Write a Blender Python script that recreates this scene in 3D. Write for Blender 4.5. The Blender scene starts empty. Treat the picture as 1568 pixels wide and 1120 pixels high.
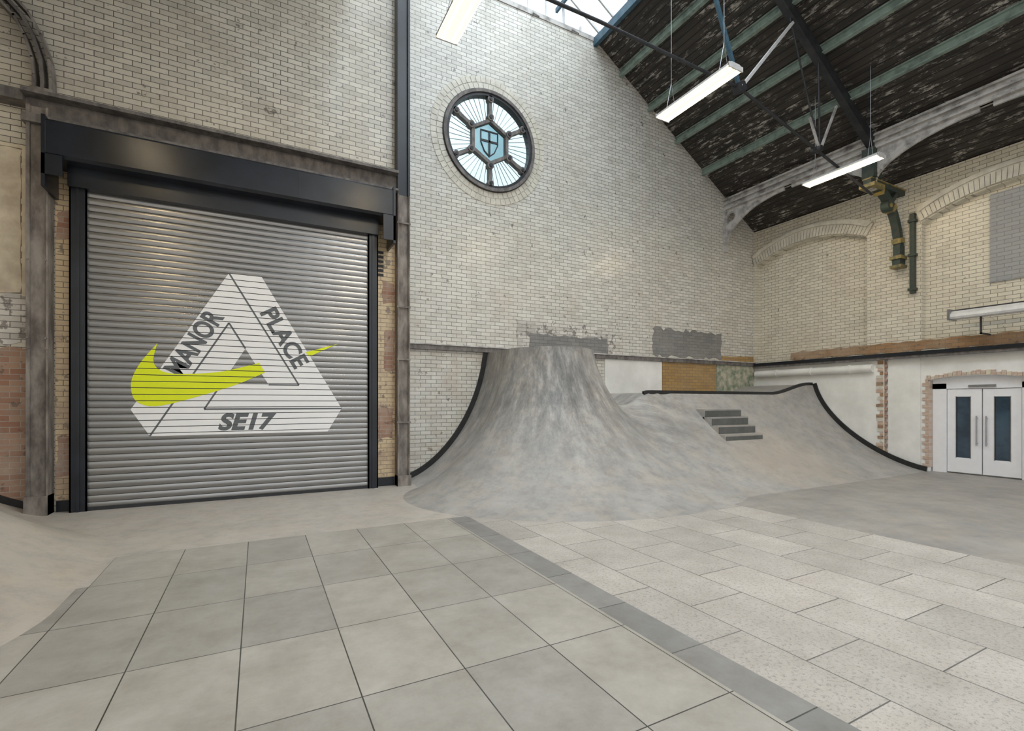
import bpy, bmesh, math, random
from mathutils import Vector, Matrix
random.seed(7)
SC = bpy.context.scene
COL = SC.collection

# ------------------------------------------------------------------ materials
def nn(nt, t, **kw):
    n = nt.nodes.new(t)
    for k, v in kw.items():
        setattr(n, k, v)
    return n

def base(name):
    m = bpy.data.materials.new(name); m.use_nodes = True
    nt = m.node_tree
    b = nt.nodes['Principled BSDF']
    return m, nt, b

def c4(c): return (c[0], c[1], c[2], 1.0)

def mixc(nt, fac, a, b, mode='MIX'):
    n = nn(nt, 'ShaderNodeMix', data_type='RGBA', blend_type=mode)
    for sock, v in ((0, fac), (6, a), (7, b)):
        if hasattr(v, 'links') or hasattr(v, 'is_linked'):
            nt.links.new(v, n.inputs[sock])
        else:
            n.inputs[sock].default_value = v if sock == 0 else c4(v)
    return n.outputs[2]

def noise(nt, vec, scale, detail=6, rough=0.6):
    n = nn(nt, 'ShaderNodeTexNoise')
    n.inputs['Scale'].default_value = scale
    n.inputs['Detail'].default_value = detail
    n.inputs['Roughness'].default_value = rough
    if vec is not None: nt.links.new(vec, n.inputs['Vector'])
    return n.outputs['Fac']

def ramp(nt, fac, p0, p1):
    n = nn(nt, 'ShaderNodeMapRange')
    n.inputs['From Min'].default_value = p0
    n.inputs['From Max'].default_value = p1
    nt.links.new(fac, n.inputs['Value'])
    return n.outputs['Result']

def mathn(nt, op, a, b=0.0):
    n = nn(nt, 'ShaderNodeMath', operation=op)
    for i, v in enumerate((a, b)):
        if hasattr(v, 'is_linked'): nt.links.new(v, n.inputs[i])
        else: n.inputs[i].default_value = v
    return n.outputs[0]

def objco(nt, scale=(1, 1, 1)):
    t = nn(nt, 'ShaderNodeTexCoord')
    mp = nn(nt, 'ShaderNodeMapping')
    mp.inputs['Scale'].default_value = scale
    nt.links.new(t.outputs['Object'], mp.inputs['Vector'])
    return mp.outputs['Vector']

def bump(nt, b, h, strength=0.3, dist=0.01):
    n = nn(nt, 'ShaderNodeBump')
    n.inputs['Strength'].default_value = strength
    n.inputs['Distance'].default_value = dist
    nt.links.new(h, n.inputs['Height'])
    nt.links.new(n.outputs['Normal'], b.inputs['Normal'])

def simple(name, col, rough=0.6, metal=0.0, col2=None, scale=6, amt=1.0, stretch=(1, 1, 1), bmp=0.0, lo=.35, hi=.65):
    m, nt, b = base(name)
    v = objco(nt, stretch)
    f = noise(nt, v, scale)
    f = ramp(nt, f, lo, hi)
    c2 = col2 if col2 else tuple(x * 0.8 for x in col)
    c = mixc(nt, f, col, c2)
    nt.links.new(c, b.inputs['Base Color'])
    b.inputs['Roughness'].default_value = rough
    b.inputs['Metallic'].default_value = metal
    if bmp: bump(nt, b, noise(nt, v, scale * 8), bmp)
    return m

def brickmat(name, axis, c1, c2, mortar, bw=.23, bh=.083, ms=.006, rough=.35, stain=(.55, .47, .36), stain_amt=.5,
             chip=(.12, .10, .09), chip_lo=.70, offset=.5, bmp=.5, lowdirt=0.0, grime=0.0, mott=0.0):
    m, nt, b = base(name)
    t = nn(nt, 'ShaderNodeTexCoord')
    s = nn(nt, 'ShaderNodeSeparateXYZ'); nt.links.new(t.outputs['Object'], s.inputs[0])
    cb = nn(nt, 'ShaderNodeCombineXYZ')
    nt.links.new(s.outputs[0 if axis in ('x', 'f') else 1], cb.inputs[0])
    nt.links.new(s.outputs[1 if axis == 'f' else 2], cb.inputs[1])
    br = nn(nt, 'ShaderNodeTexBrick'); br.offset = offset; br.squash = 1.0
    nt.links.new(cb.outputs[0], br.inputs['Vector'])
    br.inputs['Color1'].default_value = c4(c1)
    br.inputs['Color2'].default_value = c4(c2)
    br.inputs['Mortar'].default_value = c4(mortar)
    br.inputs['Scale'].default_value = 1
    br.inputs['Mortar Size'].default_value = ms
    br.inputs['Mortar Smooth'].default_value = .3
    br.inputs['Bias'].default_value = -.2
    br.inputs['Brick Width'].default_value = bw
    br.inputs['Row Height'].default_value = bh
    v = t.outputs['Object']
    n1 = ramp(nt, noise(nt, v, .7, 8, .7), .45, .8)
    c = mixc(nt, mathn(nt, 'MULTIPLY', n1, stain_amt), br.outputs['Color'], stain)
    n2 = ramp(nt, noise(nt, v, 7, 5, .6), chip_lo, chip_lo + .04)
    c = mixc(nt, mathn(nt, 'MULTIPLY', n2, .7), c, chip)
    if grime:
        n3 = ramp(nt, noise(nt, v, 2.6, 8, .75), .50, .72)
        c = mixc(nt, mathn(nt, 'MULTIPLY', n3, grime), c, (.30, .26, .21))
    if mott:
        n4 = ramp(nt, noise(nt, v, 2.4, 10, .75), .36, .66)
        c = mixc(nt, mathn(nt, 'MULTIPLY', n4, mott), c, (.58, .54, .49), 'MULTIPLY')
    if lowdirt:
        z = ramp(nt, s.outputs[2], 4.6, 2.4)
        nz = mathn(nt, 'MULTIPLY', z, ramp(nt, noise(nt, v, 2.2, 6, .7), .45, .7))
        c = mixc(nt, mathn(nt, 'MULTIPLY', nz, lowdirt), c, (.42, .30, .22))
    nt.links.new(c, b.inputs['Base Color'])
    b.inputs['Roughness'].default_value = rough
    h = mathn(nt, 'SUBTRACT', 1.0, br.outputs['Fac'])
    h = mathn(nt, 'ADD', h, mathn(nt, 'MULTIPLY', noise(nt, v, 9, 2), .5))
    bump(nt, b, h, bmp, .008)
    return m

M = {}
M['brick_x'] = brickmat('cream_glazed_brick_x', 'x', (.69, .675, .62), (.55, .535, .485), (.20, .19, .18), lowdirt=.4, stain_amt=.4, grime=.32, rough=.26, chip_lo=.655)
M['brick_y'] = brickmat('cream_glazed_brick_y', 'y', (.72, .685, .585), (.60, .57, .48), (.25, .23, .19), lowdirt=.45, stain_amt=.3, grime=.3, chip_lo=.67)
M['brick_up'] = brickmat('cream_glazed_brick_upper', 'x', (.77, .715, .61), (.58, .535, .455), (.12, .11, .10), bw=.23, bh=.085, rough=.18, stain_amt=.45, grime=.32, chip_lo=.66)
M['pier'] = brickmat('warm_brick_pier', 'x', (.74, .58, .36), (.62, .46, .27), (.2, .16, .12), lowdirt=.9, bh=.08, chip_lo=.60)
M['redbrick_x'] = brickmat('red_brick_x', 'x', (.34, .17, .11), (.46, .31, .22), (.42, .37, .32), rough=.8, stain=(.58, .53, .45), stain_amt=.8, chip_lo=.60, grime=.5)
M['tanbrick_x'] = brickmat('tan_brick_x', 'x', (.42, .26, .09), (.32, .19, .07), (.2, .15, .1), rough=.8, stain_amt=.2, grime=.3)
M['tanbrick_y'] = brickmat('tan_brick_y', 'y', (.34, .20, .10), (.24, .14, .07), (.2, .16, .12), rough=.8, stain=(.6, .52, .42), stain_amt=.7, chip_lo=.6)
M['pinkbrick_y'] = brickmat('pink_brick_y', 'y', (.50, .34, .26), (.60, .46, .38), (.6, .55, .5), rough=.8, grime=.3)
M['greybrick_y'] = brickmat('grey_painted_brick_y', 'y', (.34, .35, .36), (.30, .31, .32), (.22, .22, .23), rough=.6, stain=(.45, .44, .42), stain_amt=.3, grime=.3)
M['greypatch'] = brickmat('grey_render_patch', 'x', (.20, .195, .19), (.25, .245, .235), (.13, .13, .13), rough=.8, stain=(.4, .38, .35), stain_amt=.6, grime=.2)
M['palepatch'] = brickmat('chipped_pale_patch', 'x', (.70, .67, .62), (.45, .42, .38), (.2, .18, .17), rough=.7, stain=(.3, .27, .25), stain_amt=.9, chip_lo=.56)
M['plaster'] = simple('white_plaster', (.84, .83, .80), .7, col2=(.70, .69, .66), scale=1.5, bmp=.1)
M['plaster_old'] = simple('flaking_plaster', (.74, .66, .52), .8, col2=(.50, .42, .32), scale=3, bmp=.2)
M['moss'] = simple('mossy_plaster', (.16, .22, .15), .9, col2=(.55, .50, .40), scale=6, bmp=.3)
M['voussoir'] = simple('cream_arch_brick', (.68, .65, .56), .35, col2=(.52, .49, .42), scale=5)
M['black'] = simple('black_steel_paint', (.008, .010, .014), .28, 0.0, col2=(.018, .022, .032), scale=2)
M['blackrub'] = simple('black_edge_strip', (.010, .010, .010), .5, col2=(.02, .02, .02))
M['oldsteel'] = simple('weathered_steel', (.11, .10, .098), .7, .2, col2=(.23, .21, .195), scale=9, bmp=.3, stretch=(1, 1, .5))
M['leading'] = simple('window_leading', (.20, .22, .23), .6)
M['rust'] = simple('worn_grey_steel', (.32, .29, .26), .8, .05, col2=(.12, .10, .09), scale=6, bmp=.3, stretch=(1, 1, .4))
M['darksteel'] = simple('dark_truss_steel', (.025, .028, .033), .5, .3, col2=(.05, .05, .055))
M['bluesteel'] = simple('blue_painted_steel', (.035, .085, .125), .5, col2=(.07, .14, .19), scale=8)
M['greensteel'] = simple('pale_green_painted_steel', (.27, .35, .30), .6, col2=(.10, .13, .11), scale=5, lo=.45, hi=.75)
M['greydeco'] = simple('grey_painted_iron', (.54, .52, .50), .6, col2=(.17, .155, .15), scale=4, lo=.44, hi=.70, bmp=.2)
M['corbelgreen'] = simple('corbel_green_paint', (.022, .05, .042), .6, col2=(.06, .06, .05), scale=10)
M['corbelgold'] = simple('corbel_gold_paint', (.38, .27, .07), .5, col2=(.10, .11, .08), scale=9)
M['white'] = simple('white_door_paint', (.84, .84, .87), .4, col2=(.80, .80, .83))
M['steel'] = simple('brushed_steel', (.45, .45, .47), .3, .9)
M['lampbody'] = simple('white_lamp_housing', (.7, .7, .7), .4)
M['stepdark'] = simple('dark_step_tile', (.08, .085, .08), .5, col2=(.12, .12, .115), scale=5)

m, nt, b = base('galvanised_shutter_steel')
f = ramp(nt, noise(nt, objco(nt, (.6, 1, 3)), 1.2), .3, .7)
nt.links.new(mixc(nt, f, (.34, .33, .315), (.27, .27, .27)), b.inputs['Base Color'])
b.inputs['Metallic'].default_value = .75; b.inputs['Roughness'].default_value = .27
M['shutter'] = m
M['decal_w'] = simple('white_vinyl', (.92, .92, .92), .45, col2=(.89, .89, .90))
M['decal_g'] = simple('grey_vinyl', (.12, .13, .14), .45, col2=(.11, .12, .13))
M['decal_y'] = simple('acid_yellow_vinyl', (.80, .88, .0), .45, col2=(.77, .86, .0))
M['gapdark'] = simple('dark_slat_gap', (.03, .03, .035), .6)

def emis(name, col, s):
    m = bpy.data.materials.new(name); m.use_nodes = True
    nt = m.node_tree; nt.nodes.clear()
    e = nn(nt, 'ShaderNodeEmission'); e.inputs[0].default_value = c4(col); e.inputs[1].default_value = s
    o = nn(nt, 'ShaderNodeOutputMaterial'); nt.links.new(e.outputs[0], o.inputs[0])
    return m
M['tube'] = emis('warm_led_tube', (1, .80, .50), 60)
M['diff'] = emis('warm_led_diffuser', (1, .80, .50), 1.8)

def glassmat(name, tint, gloss=.08, rough=.05):
    m = bpy.data.materials.new(name); m.use_nodes = True
    nt = m.node_tree; nt.nodes.clear()
    t = nn(nt, 'ShaderNodeBsdfTransparent'); t.inputs[0].default_value = c4(tint)
    g = nn(nt, 'ShaderNodeBsdfGlossy'); g.inputs['Roughness'].default_value = rough
    mx = nn(nt, 'ShaderNodeMixShader'); mx.inputs[0].default_value = gloss
    o = nn(nt, 'ShaderNodeOutputMaterial')
    nt.links.new(t.outputs[0], mx.inputs[1]); nt.links.new(g.outputs[0], mx.inputs[2]); nt.links.new(mx.outputs[0], o.inputs[0])
    return m
M['glass'] = glassmat('pale_cyan_glass', (.78, .885, .90), .04)
M['glass2'] = glassmat('grey_shield_glass', (.60, .68, .70), .05)
M['skyglass'] = glassmat('roof_glass', (.90, .94, .96))
M['doorglass'] = simple('dark_door_glass', (.03, .05, .075), .08, col2=(.06, .10, .14), scale=2)

def concrete(name, ca, cb_, streaks=True, tan=.4):
    m, nt, b = base(name)
    v = objco(nt)
    a1 = ramp(nt, noise(nt, v, 1.3, 8, .65), .3, .7)
    c = mixc(nt, a1, ca, cb_)
    w = ramp(nt, noise(nt, v, 2.3, 8, .7), .45, .70)
    c = mixc(nt, mathn(nt, 'MULTIPLY', w, tan), c, (.50, .41, .32))
    w2 = ramp(nt, noise(nt, v, 4.5, 9, .78), .46, .66)
    c = mixc(nt, mathn(nt, 'MULTIPLY', w2, .45 if streaks else .32), c, (.17, .167, .163))
    if streaks:
        tc = nn(nt, 'ShaderNodeTexCoord')
        s = nn(nt, 'ShaderNodeSeparateXYZ'); nt.links.new(tc.outputs['Object'], s.inputs[0])
        dx = mathn(nt, 'SUBTRACT', s.outputs[0], 5.5); dy = mathn(nt, 'SUBTRACT', s.outputs[1], 9.0)
        ang = mathn(nt, 'ARCTAN2', dy, dx)
        cb = nn(nt, 'ShaderNodeCombineXYZ')
        nt.links.new(mathn(nt, 'MULTIPLY', ang, 3.4), cb.inputs[0])
        nt.links.new(mathn(nt, 'MULTIPLY', s.outputs[2], .8), cb.inputs[1])
        nt.links.new(mathn(nt, 'MULTIPLY', s.outputs[1], .25), cb.inputs[2])
        st0 = noise(nt, cb.outputs[0], 2.1, 11, .78)
        st = ramp(nt, st0, .42, .66)
        z1 = ramp(nt, s.outputs[2], .05, 1.5)
        z1 = mathn(nt, 'MULTIPLY', z1, ramp(nt, s.outputs[0], 9.8, 7.4))
        c = mixc(nt, mathn(nt, 'MULTIPLY', st, mathn(nt, 'MULTIPLY', z1, .75)), c, (.10, .10, .10))
        lt = mathn(nt, 'MULTIPLY', ramp(nt, st0, .46, .34), z1)
        c = mixc(nt, mathn(nt, 'MULTIPLY', lt, .5), c, (.52, .50, .47))
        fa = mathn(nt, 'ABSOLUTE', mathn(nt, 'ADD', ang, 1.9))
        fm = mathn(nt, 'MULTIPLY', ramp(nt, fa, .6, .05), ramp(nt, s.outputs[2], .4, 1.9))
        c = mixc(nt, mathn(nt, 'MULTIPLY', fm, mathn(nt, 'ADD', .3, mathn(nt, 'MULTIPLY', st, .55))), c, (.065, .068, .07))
        ex = mathn(nt, 'POWER', mathn(nt, 'ABSOLUTE', mathn(nt, 'SUBTRACT', s.outputs[0], 9.7)), 2.0)
        ey = mathn(nt, 'POWER', mathn(nt, 'ABSOLUTE', mathn(nt, 'SUBTRACT', s.outputs[1], 6.3)), 2.0)
        er = ramp(nt, mathn(nt, 'ADD', mathn(nt, 'MULTIPLY', ex, .5), mathn(nt, 'MULTIPLY', ey, 1.6)), 1.8, .1)
        c = mixc(nt, mathn(nt, 'MULTIPLY', er, .38), c, (.45, .36, .27))
    nt.links.new(c, b.inputs['Base Color'])
    b.inputs['Roughness'].default_value = .5
    bump(nt, b, noise(nt, v, 9, 9), .3, .012)
    return m
M['concrete'] = concrete('troweled_concrete', (.44, .425, .405), (.30, .293, .283))
M['concrete_light'] = concrete('pale_concrete_apron', (.54, .495, .45), (.43, .40, .365), False)
M['bowl'] = concrete('tan_concrete_bank', (.52, .47, .41), (.40, .37, .335), False, .5)
M['screed'] = concrete('smooth_screed_floor', (.38, .36, .335), (.25, .24, .23), False)
m = brickmat('large_stone_pavers', 'f', (.46, .435, .395), (.33, .32, .30), (.05, .05, .045), bw=.6, bh=.9, ms=.0045, rough=.42,
             stain=(.30, .295, .275), stain_amt=.6, chip=(.3, .29, .28), offset=0, bmp=.12, mott=.62)
for n in m.node_tree.nodes:
    if n.type == 'COMBXYZ':
        nt = m.node_tree
        mp = nn(nt, 'ShaderNodeMapping'); mp.inputs['Location'].default_value = (.1, 0, 0)
        for l in list(nt.links):
            if l.from_node == n:
                to = l.to_socket; nt.links.new(mp.outputs[0], to)
        nt.links.new(n.outputs[0], mp.inputs[0])
M['paver'] = m
M['border'] = brickmat('dark_stone_border', 'f', (.24, .24, .235), (.30, .295, .285), (.05, .05, .05), bw=5, bh=.75, ms=.005, rough=.5,
                       stain=(.33, .32, .31), stain_amt=.6, offset=0, bmp=.15, chip=(.25, .25, .25), mott=.6)
m = brickmat('light_granite_slabs', 'y', (.565, .525, .485), (.43, .405, .375), (.09, .09, .085), bw=.9, bh=.6, ms=.005, rough=.55,
             stain=(.36, .34, .32), stain_amt=.7, chip=(.40, .385, .37), bmp=.15, mott=.45)
nt = m.node_tree
for n in list(nt.nodes):
    if n.type == 'COMBXYZ':
        sp = [q for q in nt.nodes if q.type == 'SEPXYZ'][0]
        nt.links.new(sp.outputs[0], n.inputs[1]); nt.links.new(sp.outputs[1], n.inputs[0])
bs = nt.nodes['Principled BSDF']
src = bs.inputs['Base Color'].links[0].from_socket
sp2 = ramp(nt, noise(nt, objco(nt), 40, 4, .85), .52, .62)
nt.links.new(mixc(nt, mathn(nt, 'MULTIPLY', sp2, .6), src, (.16, .15, .145)), bs.inputs['Base Color'])
M['granite'] = m

m, nt, b = base('peeling_dark_roof_boards')
t = nn(nt, 'ShaderNodeTexCoord')
sx = nn(nt, 'ShaderNodeSeparateXYZ'); nt.links.new(t.outputs['Object'], sx.inputs[0])
fr = mathn(nt, 'FRACT', mathn(nt, 'MULTIPLY', sx.outputs[0], 8.0))
line = mathn(nt, 'LESS_THAN', fr, .13)
f1 = ramp(nt, noise(nt, objco(nt, (5.5, 1.6, 5.5)), 1.9, 9, .78), .54, .60)
f2 = ramp(nt, noise(nt, objco(nt), .8, 4), .40, .56)
fl = mathn(nt, 'MULTIPLY', f1, mathn(nt, 'MULTIPLY', f2, .95))
c = mixc(nt, ramp(nt, noise(nt, objco(nt, (4, .5, 4)), 2), .3, .7), (.022, .019, .017), (.065, .055, .047))
c = mixc(nt, fl, c, (.52, .49, .44))
c = mixc(nt, line, c, (.008, .007, .006))
nt.links.new(c, b.inputs['Base Color']); b.inputs['Roughness'].default_value = .7
M['roof'] = m

# ------------------------------------------------------------------ mesh builder
class B:
    def __init__(s, name):
        s.name = name; s.bm = bmesh.new(); s.mats = []
    def mi(s, k):
        if k not in s.mats: s.mats.append(k)
        return s.mats.index(k)
    def faces(s, vs, fs, mat, smooth=False):
        i = s.mi(mat)
        bv = [s.bm.verts.new(v) for v in vs]
        for f in fs:
            try:
                fc = s.bm.faces.new([bv[j] for j in f]); fc.material_index = i; fc.smooth = smooth
            except ValueError: pass
    def box(s, x0, x1, y0, y1, z0, z1, mat):
        vs = [(x, y, z) for x in (x0, x1) for y in (y0, y1) for z in (z0, z1)]
        s.faces(vs, [(0, 1, 3, 2), (4, 6, 7, 5), (0, 4, 5, 1), (2, 3, 7, 6), (0, 2, 6, 4), (1, 5, 7, 3)], mat)
    def obox(s, p0, p1, w, h, mat, up=(0, 0, 1)):
        p0, p1 = Vector(p0), Vector(p1); d = (p1 - p0).normalized(); up = Vector(up)
        sd = d.cross(up)
        if sd.length < 1e-4: sd = d.cross(Vector((1, 0, 0)))
        sd.normalize(); u = sd.cross(d)
        vs = []
        for p in (p0, p1):
            for a, c in ((-1, -1), (1, -1), (1, 1), (-1, 1)):
                vs.append(p + sd * a * w / 2 + u * c * h / 2)
        s.faces(vs, [(3, 2, 1, 0), (4, 5, 6, 7), (0, 1, 5, 4), (1, 2, 6, 5), (2, 3, 7, 6), (3, 0, 4, 7)], mat)
    def cyl(s, p0, p1, r, mat, n=10):
        p0, p1 = Vector(p0), Vector(p1); d = (p1 - p0).normalized()
        a = d.orthogonal().normalized(); c = d.cross(a)
        vs = []
        for p in (p0, p1):
            for i in range(n):
                t = 2 * math.pi * i / n
                vs.append(p + a * r * math.cos(t) + c * r * math.sin(t))
        fs = [(i, (i + 1) % n, n + (i + 1) % n, n + i) for i in range(n)]
        s.faces(vs, fs, mat, True)
        s.faces(vs, [tuple(reversed(range(n))), tuple(range(n, 2 * n))], mat)
    def plate(s, loops, fn, th, mat):
        cu = bpy.data.curves.new('tmp', 'CURVE'); cu.dimensions = '2D'; cu.fill_mode = 'BOTH'; cu.extrude = th / 2
        for L in loops:
            sp = cu.splines.new('POLY'); sp.points.add(len(L) - 1)
            for p, q in zip(sp.points, L): p.co = (q[0], q[1], 0, 1)
            sp.use_cyclic_u = True
        s._fromcurve(cu, fn, mat)
    def _fromcurve(s, cu, fn, mat, pre=None):
        ob = bpy.data.objects.new('tmp', cu); COL.objects.link(ob)
        bpy.context.view_layer.update()
        me = bpy.data.meshes.new_from_object(ob.evaluated_get(bpy.context.evaluated_depsgraph_get()))
        co = [v.co.copy() for v in me.vertices]
        if pre: co = pre(co)
        i = s.mi(mat)
        bv = [s.bm.verts.new(fn(c.x, c.y, c.z)) for c in co]
        for p in me.polygons:
            try:
                f = s.bm.faces.new([bv[j] for j in p.vertices]); f.material_index = i
            except ValueError: pass
        bpy.data.objects.remove(ob); bpy.data.curves.remove(cu); bpy.data.meshes.remove(me)
    def text(s, body, cx, cz, wid, hei, ang, y, mat, shear=0, off=.02):
        cu = bpy.data.curves.new('t', 'FONT'); cu.body = body; cu.size = 1; cu.offset = off; cu.shear = shear
        def pre(co):
            x0 = min(c.x for c in co); x1 = max(c.x for c in co); y0 = min(c.y for c in co); y1 = max(c.y for c in co)
            out = []
            ca, sa = math.cos(ang), math.sin(ang)
            for c in co:
                X = ((c.x - x0) / (x1 - x0) - .5) * wid; Y = ((c.y - y0) / (y1 - y0) - .5) * hei
                out.append(Vector((cx + X * ca - Y * sa, cz + X * sa + Y * ca, 0)))
            return out
        s._fromcurve(cu, lambda a, b_, c: (a, y, b_), mat, pre)
    def done(s, normals=True, parent=None, sharp=None):
        if normals: bmesh.ops.recalc_face_normals(s.bm, faces=s.bm.faces[:])
        if sharp:
            for e in s.bm.edges:
                if len(e.link_faces) == 2 and e.calc_face_angle(0) > sharp: e.smooth = False
        me = bpy.data.meshes.new(s.name); s.bm.to_mesh(me); s.bm.free()
        for k in s.mats: me.materials.append(M[k])
        ob = bpy.data.objects.new(s.name, me); COL.objects.link(ob)
        if parent: ob.parent = parent
        return ob

XZ = lambda yc: (lambda a, b_, c: (a, yc + c, b_))
YZ = lambda xc: (lambda a, b_, c: (xc + c, a, b_))
def circ(cx, cz, r, n=64, ph=0): return [(cx + r * math.cos(2 * math.pi * i / n + ph), cz + r * math.sin(2 * math.pi * i / n + ph)) for i in range(n)]
def smooth(t): t = max(0, min(1, t)); return t * t * (3 - 2 * t)

XL, XR, YG = -4.55, 13.75, 9.8
EZ, SL = 6.8, .628
RX0, RX1, RZ = 1.7, 7.5, 10.72
AX, AZ = 4.6, 12.54

# ------------------------------------------------------------------ floor
o = B('floor')
def fq(x0, x1, y0, y1, mat): o.faces([(x0, y0, 0), (x1, y0, 0), (x1, y1, 0), (x0, y1, 0)], [(0, 1, 2, 3)], mat)
fq(-3.1, 2.33, -3.6, 5.4, 'paver'); fq(-1.3, 2.33, 5.4, 6.3, 'paver'); fq(2.33, 2.6, -3.6, 6.3, 'border'); fq(2.6, 6.6, -3.6, 6.3, 'granite')
fq(XL - .2, -3.1, -3.6, 5.4, 'concrete_light'); fq(XL - .2, -1.3, 5.4, 6.3, 'concrete_light')
fq(6.6, 14.2, -3.6, 6.3, 'screed'); fq(XL - .2, 7.2, 6.3, 10, 'concrete_light'); fq(7.2, 14.2, 6.3, 10, 'screed')
o.done(normals=False)

# ------------------------------------------------------------------ walls
RC, RW = (4.6, 7.43), 1.13
o = B('wall_back')
o.plate([[(2.45, 0), (XR, 0), (XR, EZ), (RX1, RZ), (2.45, RZ)], circ(RC[0], RC[1], RW)], XZ(YG + .15), .3, 'brick_x')
def rough_rect(x0, x1, z0, z1, j=.07, st=.12):
    P = []
    def seg(a, b_):
        n = max(2, int((Vector(b_) - Vector(a)).length / st))
        for i in range(n):
            t = i / n; P.append((a[0] + (b_[0] - a[0]) * t + random.uniform(-j, j) * .6, a[1] + (b_[1] - a[1]) * t + random.uniform(-j, j)))
    seg((x0, z0), (x1, z0)); seg((x1, z0), (x1, z1)); seg((x1, z1), (x0, z1)); seg((x0, z1), (x0, z0))
    return P
o.plate([rough_rect(5.25, 8.15, 2.75, 3.5)], XZ(YG - .004), .01, 'palepatch')
o.plate([rough_rect(5.6, 7.9, 2.75, 3.2, .03)], XZ(YG - .014), .01, 'greypatch')
o.plate([rough_rect(9.45, 12.15, 2.85, 3.6)], XZ(YG - .006), .012, 'greypatch')
o.plate([rough_rect(12.15, 13.6, 2.82, 2.98, .03)], XZ(YG - .006), .012, 'tanbrick_x')
o.box(7.8, 9.75, YG - .03, YG, 1.5, 2.7, 'plaster')
o.box(9.78, 11.9, YG - .02, YG, 1.5, 2.7, 'tanbrick_x')
o.box(11.93, 13.6, YG - .02, YG, 1.5, 2.7, 'moss')
for ring, (r0, r1) in enumerate(((1.13, 1.26), (1.275, 1.40))):
    n = 62 + ring * 6
    for i in range(n):
        a0 = 2 * math.pi * (i + .06) / n; a1 = 2 * math.pi * (i + .94) / n
        pts = [(RC[0] + r * math.cos(a), RC[1] + r * math.sin(a)) for r, a in ((r0, a0), (r1, a0), (r1, a1), (r0, a1))]
        vs = [(p[0], YG - .012, p[1]) for p in pts] + [(p[0], YG + .02, p[1]) for p in pts]
        o.faces(vs, [(0, 1, 2, 3), (0, 4, 5, 1), (1, 5, 6, 2), (2, 6, 7, 3), (3, 7, 4, 0)], 'voussoir')
o.done()

YS = 9.35
o = B('wall_back_shutter_bay')
o.plate([[(XL, 0), (-2.42, 0), (-2.42, 4.95), (1.98, 4.95), (1.98, 0), (2.45, 0), (2.45, RZ), (RX0, RZ), (XL, EZ)]], XZ(YS + .2), .4, 'brick_up')
o.box(-2.62, -2.42, YS - .02, YS, 0.15, 5.0, 'pier'); o.box(1.98, 2.34, YS - .02, YS, .15, 5.0, 'pier')
o.plate([rough_rect(-4.5, -2.88, .2, 2.35, .05)], XZ(YS - .01), .02, 'redbrick_x')
o.plate([rough_rect(-4.5, -2.88, 2.4, 3.1, .06)], XZ(YS - .006), .012, 'palepatch')
o.plate([rough_rect(-4.5, -2.99, 3.15, 5.2, .02)], XZ(YS - .012), .02, 'plaster_old')
o.box(-2.97, -2.93, YS - .05, YS, 3.1, 5.2, 'plaster_old'); o.box(-4.5, -2.93, YS - .04, YS, 5.2, 5.25, 'plaster_old')
for i in range(6): o.box(2.02, 2.12, YS - .03, YS - .02, 4.0 + i * .085, 4.05 + i * .085, 'gapdark')
for x0, x1, z0, z1 in ((2.14, 2.33, 2.2, 3.0), (2.02, 2.3, .9, 1.5), (-2.6, -2.45, 4.0, 4.4), (2.1, 2.33, 3.5, 3.9), (-2.6, -2.46, .5, 1.1)):
    o.plate([rough_rect(x0, x1, z0, z1, .03, .08)], XZ(YS - .022), .01, 'redbrick_x')
o.done()

o = B('wall_left'); o.box(XL - .25, XL, -3.6, YG, 0, EZ, 'brick_y'); o.done()

def arc(y0, y1, z0, rise, n=20):
    c = (y0 + y1) / 2; h = (y1 - y0) / 2; R = (h * h + rise * rise) / (2 * rise); zc = z0 + rise - R
    return [(c + R * math.sin(t), zc + R * math.cos(t)) for t in [math.asin(h / R) * (1 - 2 * i / (n - 1)) for i in range(n)]]
o = B('wall_right')
bays = [(6.63, 9.7), (2.33, 5.5), (-1.8, 1.2)]
holes = [[(y0, 3.02), (y1, 3.02)] + arc(y0, y1, 5.75, .38) for y0, y1 in bays]
o.plate([[(-3.6, 2.78), (9.8, 2.78), (9.8, 6.85), (-3.6, 6.85)]] + holes, YZ(13.69), .18, 'brick_y')
o.box(13.78, 14.0, -3.6, 10.1, 2.78, 6.85, 'brick_y')
for y0, y1 in bays:
    a = arc(y0, y1, 5.78, .38, 40); bb = arc(y0 - .16, y1 + .1, 6.05, .42, 40)
    o.plate([a + bb[::-1]], YZ(13.575), .07, 'voussoir')
    a2 = arc(y0 - .02, y1 + .02, 6.0, .42, 40); b2 = arc(y0 - .16, y1 + .1, 6.09, .42, 40)
    o.plate([a2 + b2[::-1]], YZ(13.55), .1, 'voussoir')
    for i in range(1, 39):
        p, q = a[i], bb[i]
        o.obox((13.538, p[0], p[1]), (13.538, q[0] * .75 + p[0] * .25, q[1] * .75 + p[1] * .25), .008, .004, 'oldsteel', up=(1, 0, 0))
o.box(13.74, 13.78, 2.6, 4.36, 4.13, 6.0, 'greybrick_y')
o.plate([rough_rect(-3.5, 8.6, 2.8, 3.03, .02)], YZ(13.595), .02, 'tanbrick_y')
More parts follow.
